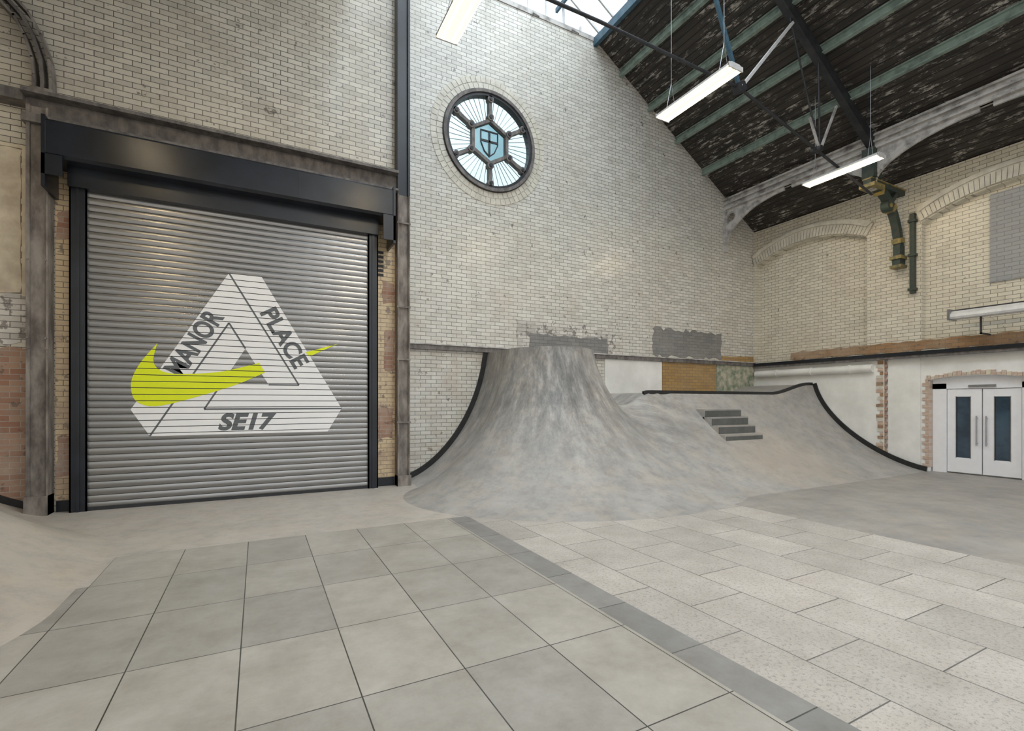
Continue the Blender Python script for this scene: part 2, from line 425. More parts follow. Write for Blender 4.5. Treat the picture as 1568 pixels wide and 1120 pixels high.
# lower storey, plastered
o.box(13.72, 13.98, -3.6, 3.75, 0, 2.78, 'plaster'); o.box(13.72, 13.98, 5.42, 6.28, 0, 2.78, 'plaster')
ap = [(4.585 - .835 * math.cos(math.pi * i / 12), 2.08 + .1 * math.sin(math.pi * i / 12)) for i in range(13)]
o.plate([ap + [(5.42, 2.78), (3.75, 2.78)]], YZ(13.85), .26, 'plaster')
o.box(13.97, 14.1, 3.6, 5.6, 0, 2.78, 'plaster')
o.box(13.66, 14.0, 6.28, 10.0, 0, 2.78, 'plaster')
for i in range(28):
    z = .25 + i * .088
    w = random.choice((.05, .1, .13))
    o.box(13.645, 13.66, 6.30, 6.32 + w, z, z + .075, ('pinkbrick_y', 'voussoir', 'tanbrick_y')[i % 3])
    o.box(13.655, 13.72, 6.22 if i % 2 else 6.26, 6.28, z, z + .07, 'redbrick_x')
for i in range(24):
    z = .1 + i * .085; w = .05 if i % 2 else .11
    o.box(13.705, 13.725, 5.42, 5.42 + w, z, z + .075, 'pinkbrick_y')
    o.box(13.705, 13.725, 3.75 - w, 3.75, z, z + .075, 'pinkbrick_y')
for i in range(22):
    y = 3.7 + i * .08
    zz_ = 2.1 + .1 * math.sin(math.pi * (y - 3.7) / 1.75)
    o.box(13.70, 13.725, y, y + .068, zz_, zz_ + random.choice((.06, .1, .08)), 'pinkbrick_y' if i % 4 else 'plaster_old')
o.box(13.72, 13.98, 5.40, 5.42, 0.1, 2.1, 'pinkbrick_y')
o.box(13.69, 13.71, 5.56, 6.215, .12, 2.74, 'plaster')
o.done()

o = B('trim_back_ledge')
o.box(2.6, 13.6, YG - .07, YG, 2.70, 2.80, 'oldsteel')
o.box(2.6, 13.6, YG - .09, YG, 2.80, 2.825, 'greydeco')
o.done()
o = B('trim_right_ledge')
o.box(13.50, 13.66, -3.6, 9.72, 2.70, 2.78, 'black'); o.box(13.53, 13.66, -3.6, 9.72, 2.64, 2.70, 'oldsteel'); o.done()
o = B('wall_pipe'); o.cyl((13.60, 9.7, 2.45), (13.60, 6.5, 2.45), .1, 'plaster', 16)
for y in (9.0, 8.0, 7.0): o.cyl((13.60, y, 2.45), (13.60, y + .05, 2.45), .115, 'plaster', 16)
o.done()
o = B('baseboard_back')
o.box(-2.60, -2.43, YS - .06, YS, 0, .16, 'black'); o.box(2.0, 2.32, YS - .06, YS, 0, .16, 'black'); o.done()

# ------------------------------------------------------------------ roof
o = B('ceiling')
def slope(x0, z0, x1, z1, mat='roof', th=.08):
    vs = [(x0, -3.6, z0), (x1, -3.6, z1), (x1, 10.1, z1), (x0, 10.1, z0)]
    vs += [(v[0], v[1], v[2] + th) for v in vs]
    o.faces(vs, [(0, 1, 2, 3), (7, 6, 5, 4), (0, 4, 5, 1), (1, 5, 6, 2), (2, 6, 7, 3), (3, 7, 4, 0)], mat)
slope(13.95, EZ - .12, RX1, RZ); slope(XL - .2, EZ - .12, RX0, RZ)
o.done()
o = B('window_roof_lantern')
for (x0, z0, x1, z1) in ((RX1, RZ + .02, AX, AZ), (RX0, RZ + .02, AX, AZ)):
    o.faces([(x0, -3.6, z0), (x1, -3.6, z1), (x1, 10.1, z1), (x0, 10.1, z0)], [(0, 1, 2, 3)], 'skyglass')
    y = -3.6
    while y < 10.1:
        o.obox((x0, y, z0), (x1, y, z1), .04, .06, 'lampbody'); y += .55
    for f in (.33, .66):
        o.obox((x0 + (x1 - x0) * f, -3.6, z0 + (z1 - z0) * f - .04), (x0 + (x1 - x0) * f, 10.1, z0 + (z1 - z0) * f - .04), .06, .1, 'bluesteel')
o.faces([(RX0, YG + .1, RZ), (RX1, YG + .1, RZ), (AX, YG + .1, AZ)], [(0, 1, 2)], 'skyglass')
x = RX0 + .4
while x < RX1:
    o.box(x, x + .04, YG + .06, YG + .12, RZ, AZ - abs(x - AX) * .63, 'lampbody'); x += .5
o.box(RX0, RX1, YG - .02, YG + .3, RZ - .06, RZ + .05, 'greydeco')
x = RX0 + .7
while x < RX1:
    o.obox((x, YG - .02, RZ - .02), (x - .05, YG - .35, RZ - .35), .03, .03, 'oldsteel'); x += 1.1
o.done()

o = B('roof_purlins')
for sgn in (1, -1):
    for i, x in enumerate((8.32, 9.3, 10.3, 11.34)):
        X = x if sgn > 0 else 2 * AX - x
        z = EZ + (XR - x) * SL
        o.box(X - .05, X + .05, -3.6, YG, z - .19, z - .165, 'greensteel')
        o.box(X - .01, X + .01, -3.6, YG, z - .165, z + .02, 'greensteel')
        o.box(X - .045, X + .045, -3.6, YG, z - .03, z - .0, 'greensteel')
    X = RX1 if sgn > 0 else RX0
    o.box(X - .05, X + .05, -3.6, YG, RZ - .18, RZ + .02, 'bluesteel')
o.done()

def truss(Y):
    o = B('roof_truss')
    for sg in (1, -1):
        fx = lambda x: x if sg > 0 else 2 * AX - x
        P = lambda x, z, dy=0: (fx(x), Y + dy, z)
        o.obox(P(12.5, EZ + 1.25 * SL - .28), P(AX + .02, AZ - .28), .14, .22, 'darksteel')
        o.cyl(P(12.3, 6.3), P(7.8, 7.35), .028, 'darksteel'); o.cyl(P(7.8, 7.35), P(AX, 7.4), .028, 'darksteel')
        o.obox(P(7.8, 7.35), P(6.15, 11.0), .05, .07, 'bluesteel')
        o.obox(P(7.8, 7.35, -.05), P(9.45, 9.2), .04, .055, 'lampbody')
        o.cyl(P(10.3, 6.78), P(10.25, 8.75), .018, 'darksteel'); o.cyl(P(10.3, 6.78), P(9.3, 9.2), .018, 'darksteel')
        o.obox(P(10.3, 6.8), P(10.9, 7.9), .035, .045, 'greydeco'); o.obox(P(10.3, 6.8), P(9.95, 7.4), .035, .045, 'greydeco')
        o.obox(P(7.7, 7.3), P(7.9, 7.4), .14, .16, 'darksteel')
        o.cyl(P(10.2, 6.8, -.1), P(10.2, 6.8, .1), .06, 'darksteel')
    o.done()
truss(5.9); truss(2.0)

def lattice_beam(X, name, ymax, inner):
    o = B(name)
    zt_, zb = 7.62, 7.28
    o.box(X - .03, X + .03, -3.6, ymax, zb, zt_, 'greydeco')
    for z in (zb, zt_ - .05, (zb + zt_) / 2 - .02): o.box(X - .09, X + .09, -3.6, ymax, z, z + .045, 'greydeco')
    y = -3.4
    while y < ymax:
        for z in (zb + .1, zt_ - .1): o.cyl((X - .045, y, z), (X - .03, y, z), .014, 'greydeco', 6)
        y += .25
    sup = [(5.9, -1), (5.9, 1), (2.0, 1), (2.0, -1)] + ([(ymax, -1)] if inner else [])
    for y, d in sup:
        zl = 6.2 if y == ymax else 6.55
        Rr, hz = (1.85, zb - zl)
        cur = [(y + d * (Rr - Rr * math.cos(t)), zl + hz * math.sin(t)) for t in [math.pi / 2 * i / 16 for i in range(17)]]
        poly = [(y, zl - .1)] + cur + [(y, zb)]
        c0 = (y + d * .24, zb - .24)
        loops = [poly]
        if hz > .8: loops.append(circ(c0[0], c0[1], .15, 20))
        o.plate(loops, YZ(X), .06, 'greydeco')
        for a_, b_ in zip(cur[:-1], cur[1:]):
            o.obox((X, a_[0], a_[1]), (X, b_[0], b_[1]), .18, .05, 'greydeco', up=(1, 0, 0))
        o.box(X - .08, X + .08, min(y, y + d * .07), max(y, y + d * .07), zl - .15, zb, 'greydeco')
        if hz > .8:
            n = 20
            p = circ(c0[0], c0[1], .16, n)
            for i in range(n):
                a_, b_ = p[i], p[(i + 1) % n]
                o.obox((X, a_[0], a_[1]), (X, b_[0], b_[1]), .1, .025, 'greydeco', up=(1, 0, 0))
    return o.done()
lattice_beam(12.3, 'arcade_beam', YG, 1)
lattice_beam(-4.2, 'arcade_beam', YS, 0)

o = B('arched_iron_bracket')
pts = [(-2.70, 5.96), (-2.70, 6.2), (-2.72, 6.45), (-2.80, 6.75), (-2.92, 7.0), (-3.1, 7.2), (-3.32, 7.36), (-3.6, 7.44), (-4.0, 7.46)]
for a_, b_ in zip(pts[:-1], pts[1:]):
    o.obox((a_[0], 9.2, a_[1]), (b_[0], 9.2, b_[1]), .04, .17, 'oldsteel', up=(0, 1, 0))
    for dd in (-.09, .09):
        d = (Vector(b_) - Vector(a_)).normalized(); nrm = Vector((-d.y, d.x)) * dd
        o.obox((a_[0] + nrm.x, 9.2, a_[1] + nrm.y), (b_[0] + nrm.x, 9.2, b_[1] + nrm.y), .2, .03, 'rust')
o.box(-2.82, -2.58, 9.08, 9.33, 5.95, 6.02, 'rust')
o.done()

def corbel(Y, sg):
    o = B('wall_corbel')
    fx = lambda x: x if sg > 0 else 2 * AX - x
    wallx = 13.6
    pts = []
    for i in range(19):
        t = i / 18
        x = wallx - .12 - 1.12 * (1 - math.cos(t * math.pi / 2))
        z = 5.15 + 1.35 * math.sin(t * math.pi / 2)
        pts.append((x, z))
    for i in range(18):
        a_, b_ = pts[i], pts[i + 1]
        o.obox((fx(a_[0]), Y, a_[1]), (fx(b_[0]), Y, b_[1]), .15, .15, 'corbelgreen', up=(0, 1, 0))
        if i in (2, 9, 15): o.obox((fx(a_[0]), Y, a_[1] - .02), (fx(b_[0]), Y, b_[1] - .02), .19, .19, 'corbelgold', up=(0, 1, 0))
    X0, X1 = sorted((fx(wallx - .28), fx(wallx)))
    for z0, z1, g, k in ((4.78, 4.84, .0, 'corbelgold'), (4.84, 4.98, .04, 'corbelgreen'), (4.98, 5.06, 0, 'corbelgold'), (5.06, 5.3, .05, 'corbelgreen')):
        o.box(X0 + g, X1, Y - .12 + g, Y + .12 - g, z0, z1, k)
    X0, X1 = sorted((fx(12.1), fx(wallx)))
    o.box(X0, X1, Y - .08, Y + .08, 6.5, 6.6, 'corbelgreen')
    o.box(X0, X1, Y - .10, Y + .10, 6.6, 6.63, 'corbelgold')
    X0, X1 = sorted((fx(12.12), fx(12.48)))
    o.box(X0, X1, Y - .12, Y + .12, 6.64, 7.3, 'corbelgreen'); o.box(X0 - .04, X1 + .04, Y - .16, Y + .16, 6.42, 6.5, 'corbelgold')
    o.cyl((fx(12.95), Y - .08, 6.15), (fx(12.95), Y + .08, 6.15), .13, 'corbelgreen', 18)
    o.cyl((fx(12.95), Y - .1, 6.15), (fx(12.95), Y + .1, 6.15), .05, 'corbelgold', 14)
    o.obox((fx(13.0), Y, 6.2), (fx(13.3), Y, 6.5), .12, .1, 'corbelgreen')
    o.done()
corbel(5.9, 1); corbel(2.0, 1)
o = B('green_downpipe')
o.box(13.49, 13.598, 5.60, 5.69, 4.14, 6.0, 'corbelgreen')
for z in (4.2, 5.0, 5.8): o.box(13.47, 13.598, 5.57, 5.72, z, z + .06, 'corbelgreen')
o.done()

# ------------------------------------------------------------------ rose window
o = B('window_rose')
o.plate([circ(*RC, 1.135), circ(*RC, .99)], XZ(YG + .05), .16, 'darksteel')
o.plate([circ(*RC, 1.12), circ(*RC, 1.05)], XZ(YG - .03), .06, 'oldsteel')
o.plate([circ(*RC, 1.02)], XZ(YG + .10), .01, 'glass')
def pol(r, a): return (RC[0] + r * math.cos(a), RC[1] + r * math.sin(a))
H0 = math.pi / 2
hexo = [pol(.52, H0 + i * math.pi / 3) for i in range(6)]
hexi = [pol(.44, H0 + i * math.pi / 3) for i in range(6)]
o.plate([hexo, hexi], XZ(YG + .05), .12, 'oldsteel')
o.plate([hexi], XZ(YG + .085), .01, 'glass2')
for i in range(6):
    a = H0 + i * math.pi / 3
    p, q = pol(.5, a), pol(1.0, a)
    o.obox((p[0], YG + .05, p[1]), (q[0], YG + .05, q[1]), .075, .12, 'oldsteel', up=(0, 1, 0))
    for r, rr in ((.54, .08), (.94, .075)):
        p = pol(r, a); o.cyl((p[0], YG - .03, p[1]), (p[0], YG + .1, p[1]), rr, 'oldsteel', 14)
        o.cyl((p[0], YG - .05, p[1]), (p[0], YG + .0, p[1]), rr * .5, 'darksteel', 10)
    for k in range(1, 8):
        aa = a + k * math.pi / 24
        r0 = .45 / max(.5, math.cos((k - 4) * math.pi / 24))
        p, q = pol(r0, aa), pol(1.0, aa)
        o.obox((p[0], YG + .085, p[1]), (q[0], YG + .085, q[1]), .009, .012, 'leading', up=(0, 1, 0))
sh = [(-.22, .26), (.22, .26), (.22, -.02), (.13, -.22), (0, -.33), (-.13, -.22), (-.22, -.02)]
o.plate([[(RC[0] + a, RC[1] + b_) for a, b_ in sh], [(RC[0] + a * .9, RC[1] + b_ * .9) for a, b_ in sh]], XZ(YG + .06), .03, 'darksteel')
o.box(RC[0] - .022, RC[0] + .022, YG + .045, YG + .07, RC[1] - .29, RC[1] + .24, 'darksteel')
o.box(RC[0] - .20, RC[0] + .20, YG + .045, YG + .07, RC[1] + .0, RC[1] + .045, 'darksteel')
o.done()

# ------------------------------------------------------------------ columns, lintel
o = B('steel_column')
o.box(-2.86, -2.82, 9.08, 9.32, 0, 5.75, 'rust'); o.box(-2.65, -2.63, 9.08, 9.32, 0, 5.75, 'rust')
o.box(-2.82, -2.65, 9.12, 9.15, 0, 5.75, 'rust')
o.box(-2.88, -2.63, 9.06, 9.32, 0, .28, 'rust'); o.box(-2.9, -2.63, 9.04, 9.32, 5.5, 5.58, 'oldsteel')
for z in (2.35, 2.5, 3.6):
    for x in (-2.84, -2.65): o.cyl((x, 9.06, z), (x, 9.09, z), .015, 'rust', 8)
o.done()
o = B('steel_column')
o.box(2.34, 2.37, 9.12, YS, 0, 5.55, 'rust'); o.box(2.55, 2.58, 9.12, 9.8, 0, 5.55, 'rust'); o.box(2.37, 2.55, 9.16, 9.19, 0, 5.55, 'rust')
o.box(2.34, 2.38, 9.12, YS, 5.55, RZ, 'black'); o.box(2.54, 2.58, 9.12, 9.8, 5.55, RZ, 'black'); o.box(2.38, 2.54, 9.17, 9.2, 5.55, RZ, 'black')
o.box(2.34, 2.60, 9.10, YS, 0, .2, 'rust')
for z in (1.2, 2.4, 3.4, 5.0): o.box(2.33, 2.59, 9.115, 9.15, z, z + .03, 'rust')
o.done()
o = B('steel_lintel')
o.box(-2.9, 2.34, 9.02, YS, 5.90, 5.95, 'oldsteel'); o.box(-2.9, 2.34, 9.2, YS, 5.6, 5.9, 'oldsteel'); o.box(-2.9, 2.34, 9.05, YS, 5.58, 5.62, 'oldsteel')
o.box(XL, -2.9, 9.1, YS, 5.80, 5.95, 'oldsteel')
o.done()

# ------------------------------------------------------------------ roller shutter
o = B('roller_shutter_door')
YF = 9.2
pitch = .1; nsl = 47
o.box(-2.22, 1.8, YF + .016, YF + .03, 0, 4.72, 'gapdark')
for k in range(nsl):
    z0 = .02 + k * pitch
    prof = [(YF + .008 * (2 * (j / 8) - 1) ** 2, z0 + .003 + .092 * j / 8) for j in range(9)]
    prof = [(YF + .016, z0 + .003)] + prof + [(YF + .016, z0 + .095)]
    np_ = len(prof)
    vs = [(-2.22, y, z) for y, z in prof] + [(1.8, y, z) for y, z in prof]
    o.faces(vs, [(i, i + np_, i + np_ + 1, i + 1) for i in range(1, np_ - 2)], 'shutter', True)
    o.faces(vs, [(0, np_, np_ + 1, 1), (np_ - 2, 2 * np_ - 2, 2 * np_ - 1, np_ - 1)], 'shutter')
o.box(-2.22, 1.8, YF - .02, YF + .03, .0, .05, 'gapdark')
for x0, x1 in ((-2.42, -2.22), (1.8, 1.98)):
    o.box(x0, x1, YF - .05, YF - .03, 0, 4.95, 'black'); o.box(x0, x0 + .02, YF - .05, YS, 0, 4.95, 'black'); o.box(x1 - .02, x1, YF - .05, YS, 0, 4.95, 'black')
    o.box(x0 + .02, x1 - .02, YF + .03, YS, 0, 4.95, 'black')
    xm = (x0 + x1) / 2
    o.box(xm - .02, xm + .02, YF - .07, YF - .05, 0, 4.95, 'black')
hood = [(8.86, 4.98), (8.82, 5.02), (8.82, 5.46), (8.86, 5.5), (YS - .01, 5.5), (YS - .01, 4.98)]
vs = [(-2.58, y, z) for y, z in hood] + [(2.18, y, z) for y, z in hood]
n = 6
o.faces(vs, [(i, (i + 1) % n, n + (i + 1) % n, n + i) for i in range(n)] + [tuple(range(n)), tuple(range(n, 2 * n))], 'black')
o.box(-2.62, -2.58, 8.80, YS, 4.55, 5.53, 'black'); o.box(2.18, 2.22, 8.80, YS, 4.5, 5.53, 'black')
o.box(-2.62, -2.40, 8.80, 8.83, 4.72, 5.0, 'black'); o.box(2.0, 2.22, 8.80, 8.83, 4.55, 5.0, 'black')
o.box(-2.42, 1.98, 9.08, YS, 4.70, 4.98, 'black')
for x in (-1.0, .6): o.box(x, x + .01, 8.815, 8.82, 5.02, 5.46, 'gapdark')
o.done()

o = B('shutter_emblem')
w_, T_ = .41, 3.53
CX, ZB = -.19, 1.075
Hh = T_ * math.sqrt(3) / 2
def P3(d1, d3):
    z = ZB + d1
    x = CX - T_ / 2 + d1 / math.sqrt(3) + d3 / (math.sqrt(3) / 2)
    return (x, z)
def bar(d1=None, d2=None, d3=None):
    if d1 is None: d1 = Hh - d2 - d3
    if d3 is None: d3 = Hh - d1 - d2
    return P3(d1, d3)
outer = [bar(d3=0, d2=w_), bar(d3=w_, d2=0), bar(d2=0, d1=w_), bar(d2=w_, d1=0), bar(d1=0, d3=w_), bar(d1=w_, d3=0)]
hole = [bar(d1=2 * w_, d2=2 * w_), bar(d1=2 * w_, d3=2 * w_), bar(d2=2 * w_, d3=2 * w_)]
o.plate([outer, hole], lambda a, b_, c: (a, YF - .003, b_), 0, 'decal_w')
def stroke(p, q, y, wd=.026, mat='decal_g'):
    p, q = Vector(p), Vector(q); d = (q - p).normalized(); nrm = Vector((-d.y, d.x)) * wd / 2
    o.faces([(a.x, y, a.y) for a in (p + nrm, q + nrm, q - nrm, p - nrm)], [(0, 1, 2, 3)], mat)
L1 = [bar(d3=0, d2=w_), bar(d2=w_, d1=2 * w_), bar(d1=2 * w_, d2=2 * w_)]
L2 = [bar(d2=0, d1=w_), bar(d1=w_, d3=2 * w_), bar(d3=2 * w_, d1=2 * w_)]
L3 = [bar(d1=0, d3=w_), bar(d3=w_, d2=2 * w_), bar(d2=2 * w_, d3=2 * w_)]
for L in (L1, L2, L3):
    for a, b_ in zip(L[:-1], L[1:]): stroke(a, b_, YF - .005)
o.text('MANOR', -.90, 2.56, 1.16, .30, math.radians(60), YF - .005, 'decal_g', off=.03)
o.text('PLACE', .41, 2.70, 1.08, .29, math.radians(-60), YF - .005, 'decal_g', off=.03)
o.text('SE17', -.15, 1.275, .86, .29, 0, YF - .005, 'decal_g', shear=.25, off=.04)
def catmull(P, n=8):
    out = []
    N = len(P)
    for i in range(N - 1):
        p0 = Vector(P[max(i - 1, 0)]); p1 = Vector(P[i]); p2 = Vector(P[i + 1]); p3 = Vector(P[min(i + 2, N - 1)])
        for k in range(n):
            t = k / n
            out.append(tuple(.5 * ((2 * p1) + (-p0 + p2) * t + (2 * p0 - 5 * p1 + 4 * p2 - p3) * t * t + (-p0 + 3 * p1 - 3 * p2 + p3) * t ** 3)))
    return out + [tuple(P[-1])]
lo = catmull([(-1.387, 2.51), (-1.6, 2.2), (-1.71, 1.91), (-1.68, 1.66), (-1.54, 1.55), (-1.31, 1.55), (-.884, 1.68), (-.34, 1.88), (.10, 2.10)])
up = catmull([(.015, 2.26), (-.525, 2.10), (-.97, 2.05), (-1.21, 2.05), (-1.37, 2.11), (-1.436, 2.25), (-1.387, 2.51)])[:-1]
o.plate([lo + up], lambda a, b_, c: (a, YF - .007, b_), 0, 'decal_y')
o.faces([(p[0], YF - .007, p[1]) for p in ((.736, 2.475), (.79, 2.40), (1.27, 2.65))], [(0, 1, 2)], 'decal_y')
for k in range(8, 40):
    zg = .02 + k * pitch
    for dz in (-.007, .005):
        g = o.bm.verts[:] + o.bm.edges[:] + o.bm.faces[:]
        bmesh.ops.bisect_plane(o.bm, geom=g, plane_co=(0, 0, zg + dz), plane_no=(0, 0, 1), dist=1e-6)
dl = []
for f in o.bm.faces:
    z = f.calc_center_median().z
    fr = (z - .02) / pitch
    if abs(fr - round(fr)) * pitch < .0052: dl.append(f)
bmesh.ops.delete(o.bm, geom=dl, context='FACES')
for f in o.bm.faces:
    if f.normal.y > 0: f.normal_flip()
o.done(normals=False)

# ------------------------------------------------------------------ skate ramp
def pf(s, p=1.6, cap=.985):
    s = max(0, min(1, s)) * cap
    return (1 - math.sqrt(max(0, 1 - s ** p))) / (1 - math.sqrt(1 - cap ** p))
VC = (5.5, 8.85)
def vL(vx, vy, d):
    if vx < 0:
        q = min(1, abs(vy) / d) if d > 1e-6 else 1
        return 1.95 + 1.15 * (1 - (1 - q) ** 3)
    return 3.1
VR, VH = .98, 2.70
def volcano(x, y):
    py = max(y, VC[1]); vx, vy = x - VC[0], y - py
    d = math.hypot(vx, vy)
    if d <= VR: return VH
    return VH * pf(1 - (d - VR) / vL(vx, vy, d))
LIPY, TOEY = 8.0, 5.3
def qh(x): return 1.82 + .28 * smooth((x - 11.8) / 1.7)
def quarter(x, y):
    s = (y - TOEY) / (LIPY - TOEY); s = max(0, min(1, s))
    r = smooth((x - 11.6) / 1.9)
    k = .75 - .60 * r
    z = qh(x) * (k * s ** 1.35 + (1 - k) * pf(s))
    return z * smooth((x - 5.6) / 2.0)
def smax(a, b_):
    k = .6 * min(1, min(a, b_) * 1.5)
    if k < 1e-5: return max(a, b_)
    h = max(k - abs(a - b_), 0) / k
    return max(a, b_) + h * h * k / 4
def H(x, y):
    return smax(volcano(x, y), quarter(x, y))

o = B('concrete_skate_ramp')
TH = []
for i in range(14): TH.append(('L', YG - (YG - VC[1]) * i / 14))
for i in range(73): TH.append(('A', math.pi + math.pi * i / 72))
for i in range(1, 15): TH.append(('R', VC[1] + (YG - VC[1]) * i / 14))
cols = []
for kind, val in TH:
    if kind == 'L': cx, cy, ux, uy = VC[0], val, -1, 0
    elif kind == 'R': cx, cy, ux, uy = VC[0], val, 1, 0
    else: cx, cy, ux, uy = VC[0], VC[1], math.cos(val), math.sin(val)
    L = vL(ux, uy, 1)
    col = []
    for f in (0.001, .5, .9): col.append((cx + ux * VR * f, cy + uy * VR * f))
    for i in range(60 + (22 if ux > .05 else 3)):
        t = i / 60; t = t ** 1.5 if t < 1 else t
        d = VR + L * t
        col.append((cx + ux * d, cy + uy * d))
    while len(col) < 85: col.append(col[-1])
    cols.append([(x, y, H(x, y) - .012) for x, y in col])
nr = len(cols[0]); vs = [p for c_ in cols for p in c_]
fs = []
for a in range(len(cols) - 1):
    for j in range(nr - 1):
        q = (a * nr + j, a * nr + j + 1, (a + 1) * nr + j + 1, (a + 1) * nr + j)
        if min(vs[i][0] for i in q) > 8.2: continue
        fs.append(q)
o.faces(vs, fs, 'concrete', True)
xs = [8.2 + (13.65 - 8.2) * i / 80 for i in range(81)]
ys = [4.6 + (7.4 - 4.6) * i / 50 for i in range(50)] + [7.4 + .6 * i / 24 for i in range(25)] + [8.3, 8.8, 9.3, 9.8]
vs = [(x, y, H(x, y) - .012) for x in xs for y in ys]
ny = len(ys)
o.faces(vs, [(i * ny + j, (i + 1) * ny + j, (i + 1) * ny + j + 1, i * ny + j + 1) for i in range(80) for j in range(ny - 1)], 'concrete', True)
bmesh.ops.remove_doubles(o.bm, verts=o.bm.verts[:], dist=.0005)
bmesh.ops.recalc_face_normals(o.bm, faces=o.bm.faces[:])
if sum(f.normal.z for f in o.bm.faces) < 0:
    for f in o.bm.faces: f.normal_flip()
for i, (y0, zt_) in enumerate(((6.90, .90), (7.08, 1.09), (7.26, 1.27), (7.44, 1.44))):
    o.box(8.68, 9.9, y0, y0 + .45, zt_ - .30, zt_, 'concrete')
    o.box(8.70, 9.88, y0 - .012, y0, zt_ - .18, zt_ - .03, 'stepdark')
def strip(pts, fn, wd=.10, th=.03):
    n = len(pts); A = []; Bq = []
    for i, p in enumerate(pts):
        a = Vector(pts[max(i - 1, 0)]); c = Vector(pts[min(i + 1, n - 1)]); d = (c - a).normalized()
        nr_ = Vector((-d.y, d.x))
        A.append(Vector(p) - nr_ * .02); Bq.append(Vector(p) + nr_ * wd)
    for i in range(n - 1):
        q = [A[i], A[i + 1], Bq[i + 1], Bq[i]]
        vs = [fn(p.x, p.y, 0) for p in q] + [fn(p.x, p.y, th) for p in q]
        o.faces(vs, [(0, 1, 2, 3), (4, 5, 6, 7), (0, 1, 5, 4), (2, 3, 7, 6), (1, 2, 6, 5), (0, 3, 7, 4)], 'blackrub')
pts = [(2.58, 0.02)] + [(x, H(x, YG)) for x in [2.6 + 1.9 * i / 60 for i in range(60)]] + [(4.52, 2.70)]
strip(pts, lambda a, b_, c: (a, YG - c, b_))
pts = [(y, H(13.65, y)) for y in [5.42 + (7.98 - 5.42) * i / 60 for i in range(60)]] + [(8.0, qh(13.65))]
strip([(p[0], p[1]) for p in pts], lambda a, b_, c: (13.65 - c, a, b_))
ps = [(7.45 + (13.62 - 7.45) * i / 60) for i in range(61)]
for a, b_ in zip(ps[:-1], ps[1:]):
    o.obox((a, 8.02, H(a, 8.0) + .005), (b_, 8.02, H(b_, 8.0) + .005), .06, .075, 'blackrub')
o.done(normals=False, sharp=math.radians(40))

def toeL(y): return -1.3 - 1.3 * smooth((y - 6.6) / 2.5) - 1.0 * smooth((4.9 - y) / 2.6)
def HL(x, y):
    s = (toeL(y) - x) / 2.5; s = max(0, min(1, s))
    return 2.2 * (.45 * s ** 1.4 + .55 * pf(s))
o = B('quarter_pipe')
xs = [-4.54 + 3.4 * i / 60 for i in range(61)]; ys = [-3.5 + (9.34 + 3.5) * i / 100 for i in range(101)]
vs = [(x, y, HL(x, y) - .012) for x in xs for y in ys]
o.faces(vs, [(i * 101 + j, (i + 1) * 101 + j, (i + 1) * 101 + j + 1, i * 101 + j + 1) for i in range(60) for j in range(100)], 'bowl', True)
pts = [(x, HL(x, YS)) for x in [-4.5 + 1.6 * i / 30 for i in range(31)]]
strip(pts, lambda a, b_, c: (a, YS - .02 - c, b_), .08)
o.done(normals=False)

# ------------------------------------------------------------------ double door
o = B('door_1')
dx0 = 13.86
o.box(dx0, dx0 + .1, 5.14, 5.395, 0, 2.02, 'white'); o.box(dx0, dx0 + .1, 3.77, 3.91, 0, 2.02, 'white'); o.box(dx0, dx0 + .1, 3.77, 5.395, 1.9, 2.18, 'white')
for y0, y1, g0, g1, hy in ((4.54, 5.13, 4.73, 4.97, 4.61), (3.92, 4.52, 4.09, 4.33, 4.45)):
    X0, X1 = dx0 + .02, dx0 + .07
    o.box(X0, X1, y0, g0, .03, 1.89, 'white'); o.box(X0, X1, g1, y1, .03, 1.89, 'white')
    o.box(X0, X1, g0, g1, .03, .36, 'white'); o.box(X0, X1, g0, g1, 1.72, 1.89, 'white')
    o.box(X0 + .02, X1 - .01, g0, g1, .36, 1.72, 'doorglass')
    for a, c in ((g0 - .012, g0), (g1, g1 + .012)): o.box(X0 - .006, X0 + .02, a, c, .35, 1.73, 'steel')
    o.cyl((X0 - .05, hy, .65), (X0 - .05, hy, 1.3), .013, 'steel'); o.cyl((X0 - .05, hy, .7), (X0, hy, .7), .01, 'steel'); o.cyl((X0 - .05, hy, 1.25), (X0, hy, 1.25), .01, 'steel')
o.box(dx0 - .03, dx0 + .02, 4.3, 4.75, 1.93, 1.98, 'steel')
o.done()
o = B('baseboard_right'); o.box(13.67, 13.69, 5.56, 6.2, 0, .12, 'black'); o.box(13.69, 13.72, -3.6, 3.56, 0, .12, 'black'); o.done()

# ------------------------------------------------------------------ radiant heater on right wall
o = B('wall_radiant_heater')
prof = [(13.0, 3.36), (12.98, 3.40), (13.0, 3.46), (13.08, 3.53), (13.22, 3.55), (13.3, 3.50), (13.32, 3.40), (13.28, 3.36)]
vs = [(x, 4.76, z) for x, z in prof] + [(x, 1.5, z) for x, z in prof]; n = len(prof)
o.faces(vs, [(i, (i + 1) % n, n + (i + 1) % n, n + i) for i in range(n)] + [tuple(range(n)), tuple(range(n, 2 * n))], 'lampbody')
o.box(12.96, 13.34, 4.76, 4.80, 3.34, 3.57, 'steel')
for y in (4.3, 3.0, 1.8): o.box(13.14, 13.6, y, y + .03, 3.42, 3.46, 'darksteel'); o.box(13.14, 13.17, y, y + .03, 3.0, 3.4, 'darksteel'); o.box(13.14, 13.6, y, y + .03, 3.0, 3.03, 'darksteel')
o.cyl((13.5, 4.9, 3.6), (13.5, 1.5, 3.6), .02, 'darksteel')
o.done()

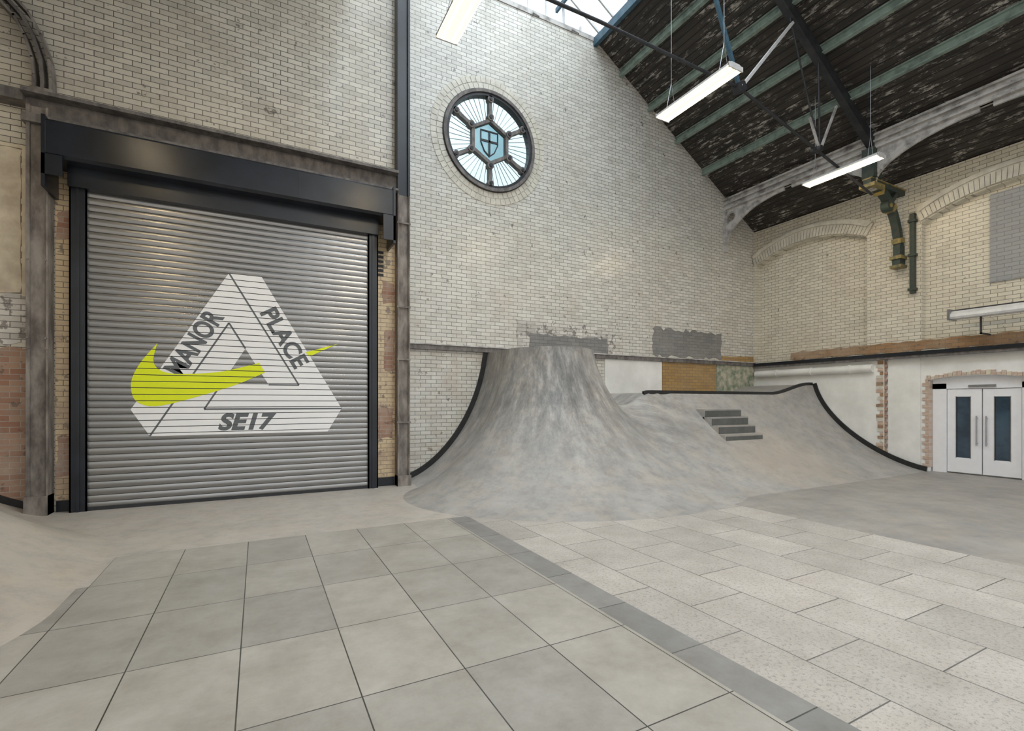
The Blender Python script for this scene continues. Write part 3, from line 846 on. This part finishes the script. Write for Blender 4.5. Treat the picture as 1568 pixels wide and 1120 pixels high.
# ------------------------------------------------------------------ pendant lamps
def lamp(x, y0, y1, z=6.5, w=.3):
    o = B('pendant_light')
    prof = [(-w / 2, 0), (-w / 2, .035), (-w / 2 + .06, .075), (w / 2 - .06, .075), (w / 2, .035), (w / 2, 0)]
    vs = [(x + a, y0, z + c) for a, c in prof] + [(x + a, y1, z + c) for a, c in prof]; n = 6
    o.faces(vs, [(i, i + 1, n + i + 1, n + i) for i in range(n - 1)] + [tuple(range(n)), tuple(range(n, 2 * n))], 'lampbody')
    o.faces([(x - w / 2 + .012, y0 + .012, z + .004), (x + w / 2 - .012, y0 + .012, z + .004), (x + w / 2 - .012, y1 - .012, z + .004), (x - w / 2 + .012, y1 - .012, z + .004)], [(3, 2, 1, 0)], 'diff')
    for dx in (-.07, .07):
        o.cyl((x + dx, y0 + .03, z - .006), (x + dx, y1 - .03, z - .006), .02, 'tube', 8)
    o.box(x - w / 2, x + w / 2, y0 - .01, y0 + .01, z - .02, z + .05, 'lampbody'); o.box(x - w / 2, x + w / 2, y1 - .01, y1 + .01, z - .02, z + .05, 'lampbody')
    rz = EZ + (XR - max(x, 2 * AX - x)) * SL - .1 if abs(x - AX) > 2.9 else 10.6
    for y in (y0 + .2, y1 - .2):
        o.cyl((x - .1, y, z + .07), (x, y, z + .5), .005, 'steel', 6); o.cyl((x + .1, y, z + .07), (x, y, z + .5), .005, 'steel', 6)
        o.cyl((x, y, z + .5), (x, y, rz), .005, 'steel', 6)
    o.done()
for x, y0, y1 in ((2.26, 4.65, 6.2), (6.2, 4.75, 6.2), (11.0, 5.1, 6.6)):
    lamp(x, y0, y1)
for x in (-1.6, 2.3, 6.2, 11.0): lamp(x, .3, 1.8)
lamp(-1.9, 5.0, 6.5)

# ------------------------------------------------------------------ world, lights, camera
wd = bpy.data.worlds.new('World'); SC.world = wd; wd.use_nodes = True
nt = wd.node_tree
bg = nt.nodes['Background']; bg.inputs[1].default_value = 1.0
tc = nn(nt, 'ShaderNodeTexCoord'); sp = nn(nt, 'ShaderNodeSeparateXYZ'); nt.links.new(tc.outputs['Generated'], sp.inputs[0])
nt.links.new(mixc(nt, ramp(nt, sp.outputs[2], -.12, .6), (.72, .68, .63), (1.85, 1.97, 2.08)), bg.inputs[0])

def area(name, loc, rot, sx, sy, e, col):
    l = bpy.data.lights.new(name, 'AREA'); l.shape = 'RECTANGLE'; l.size = sx; l.size_y = sy; l.energy = e; l.color = col
    ob = bpy.data.objects.new(name, l); ob.location = loc; ob.rotation_euler = rot; COL.objects.link(ob); return ob
area('skylight_daylight', (4.6, 3.2, 12.9), (0, 0, 0), 5.5, 12, 1000, (.90, .96, 1))

cam = bpy.data.cameras.new('camera'); co = bpy.data.objects.new('camera', cam); COL.objects.link(co)
co.location = (0, 0, 1.6); co.rotation_euler = (math.pi / 2, 0, math.radians(-27.7))
cam.sensor_width = 36; cam.sensor_fit = 'HORIZONTAL'; cam.lens = 36 * 740 / 1568; cam.shift_y = 56 / 1568; cam.clip_start = .05
SC.camera = co
SC.view_settings.view_transform = 'Standard'
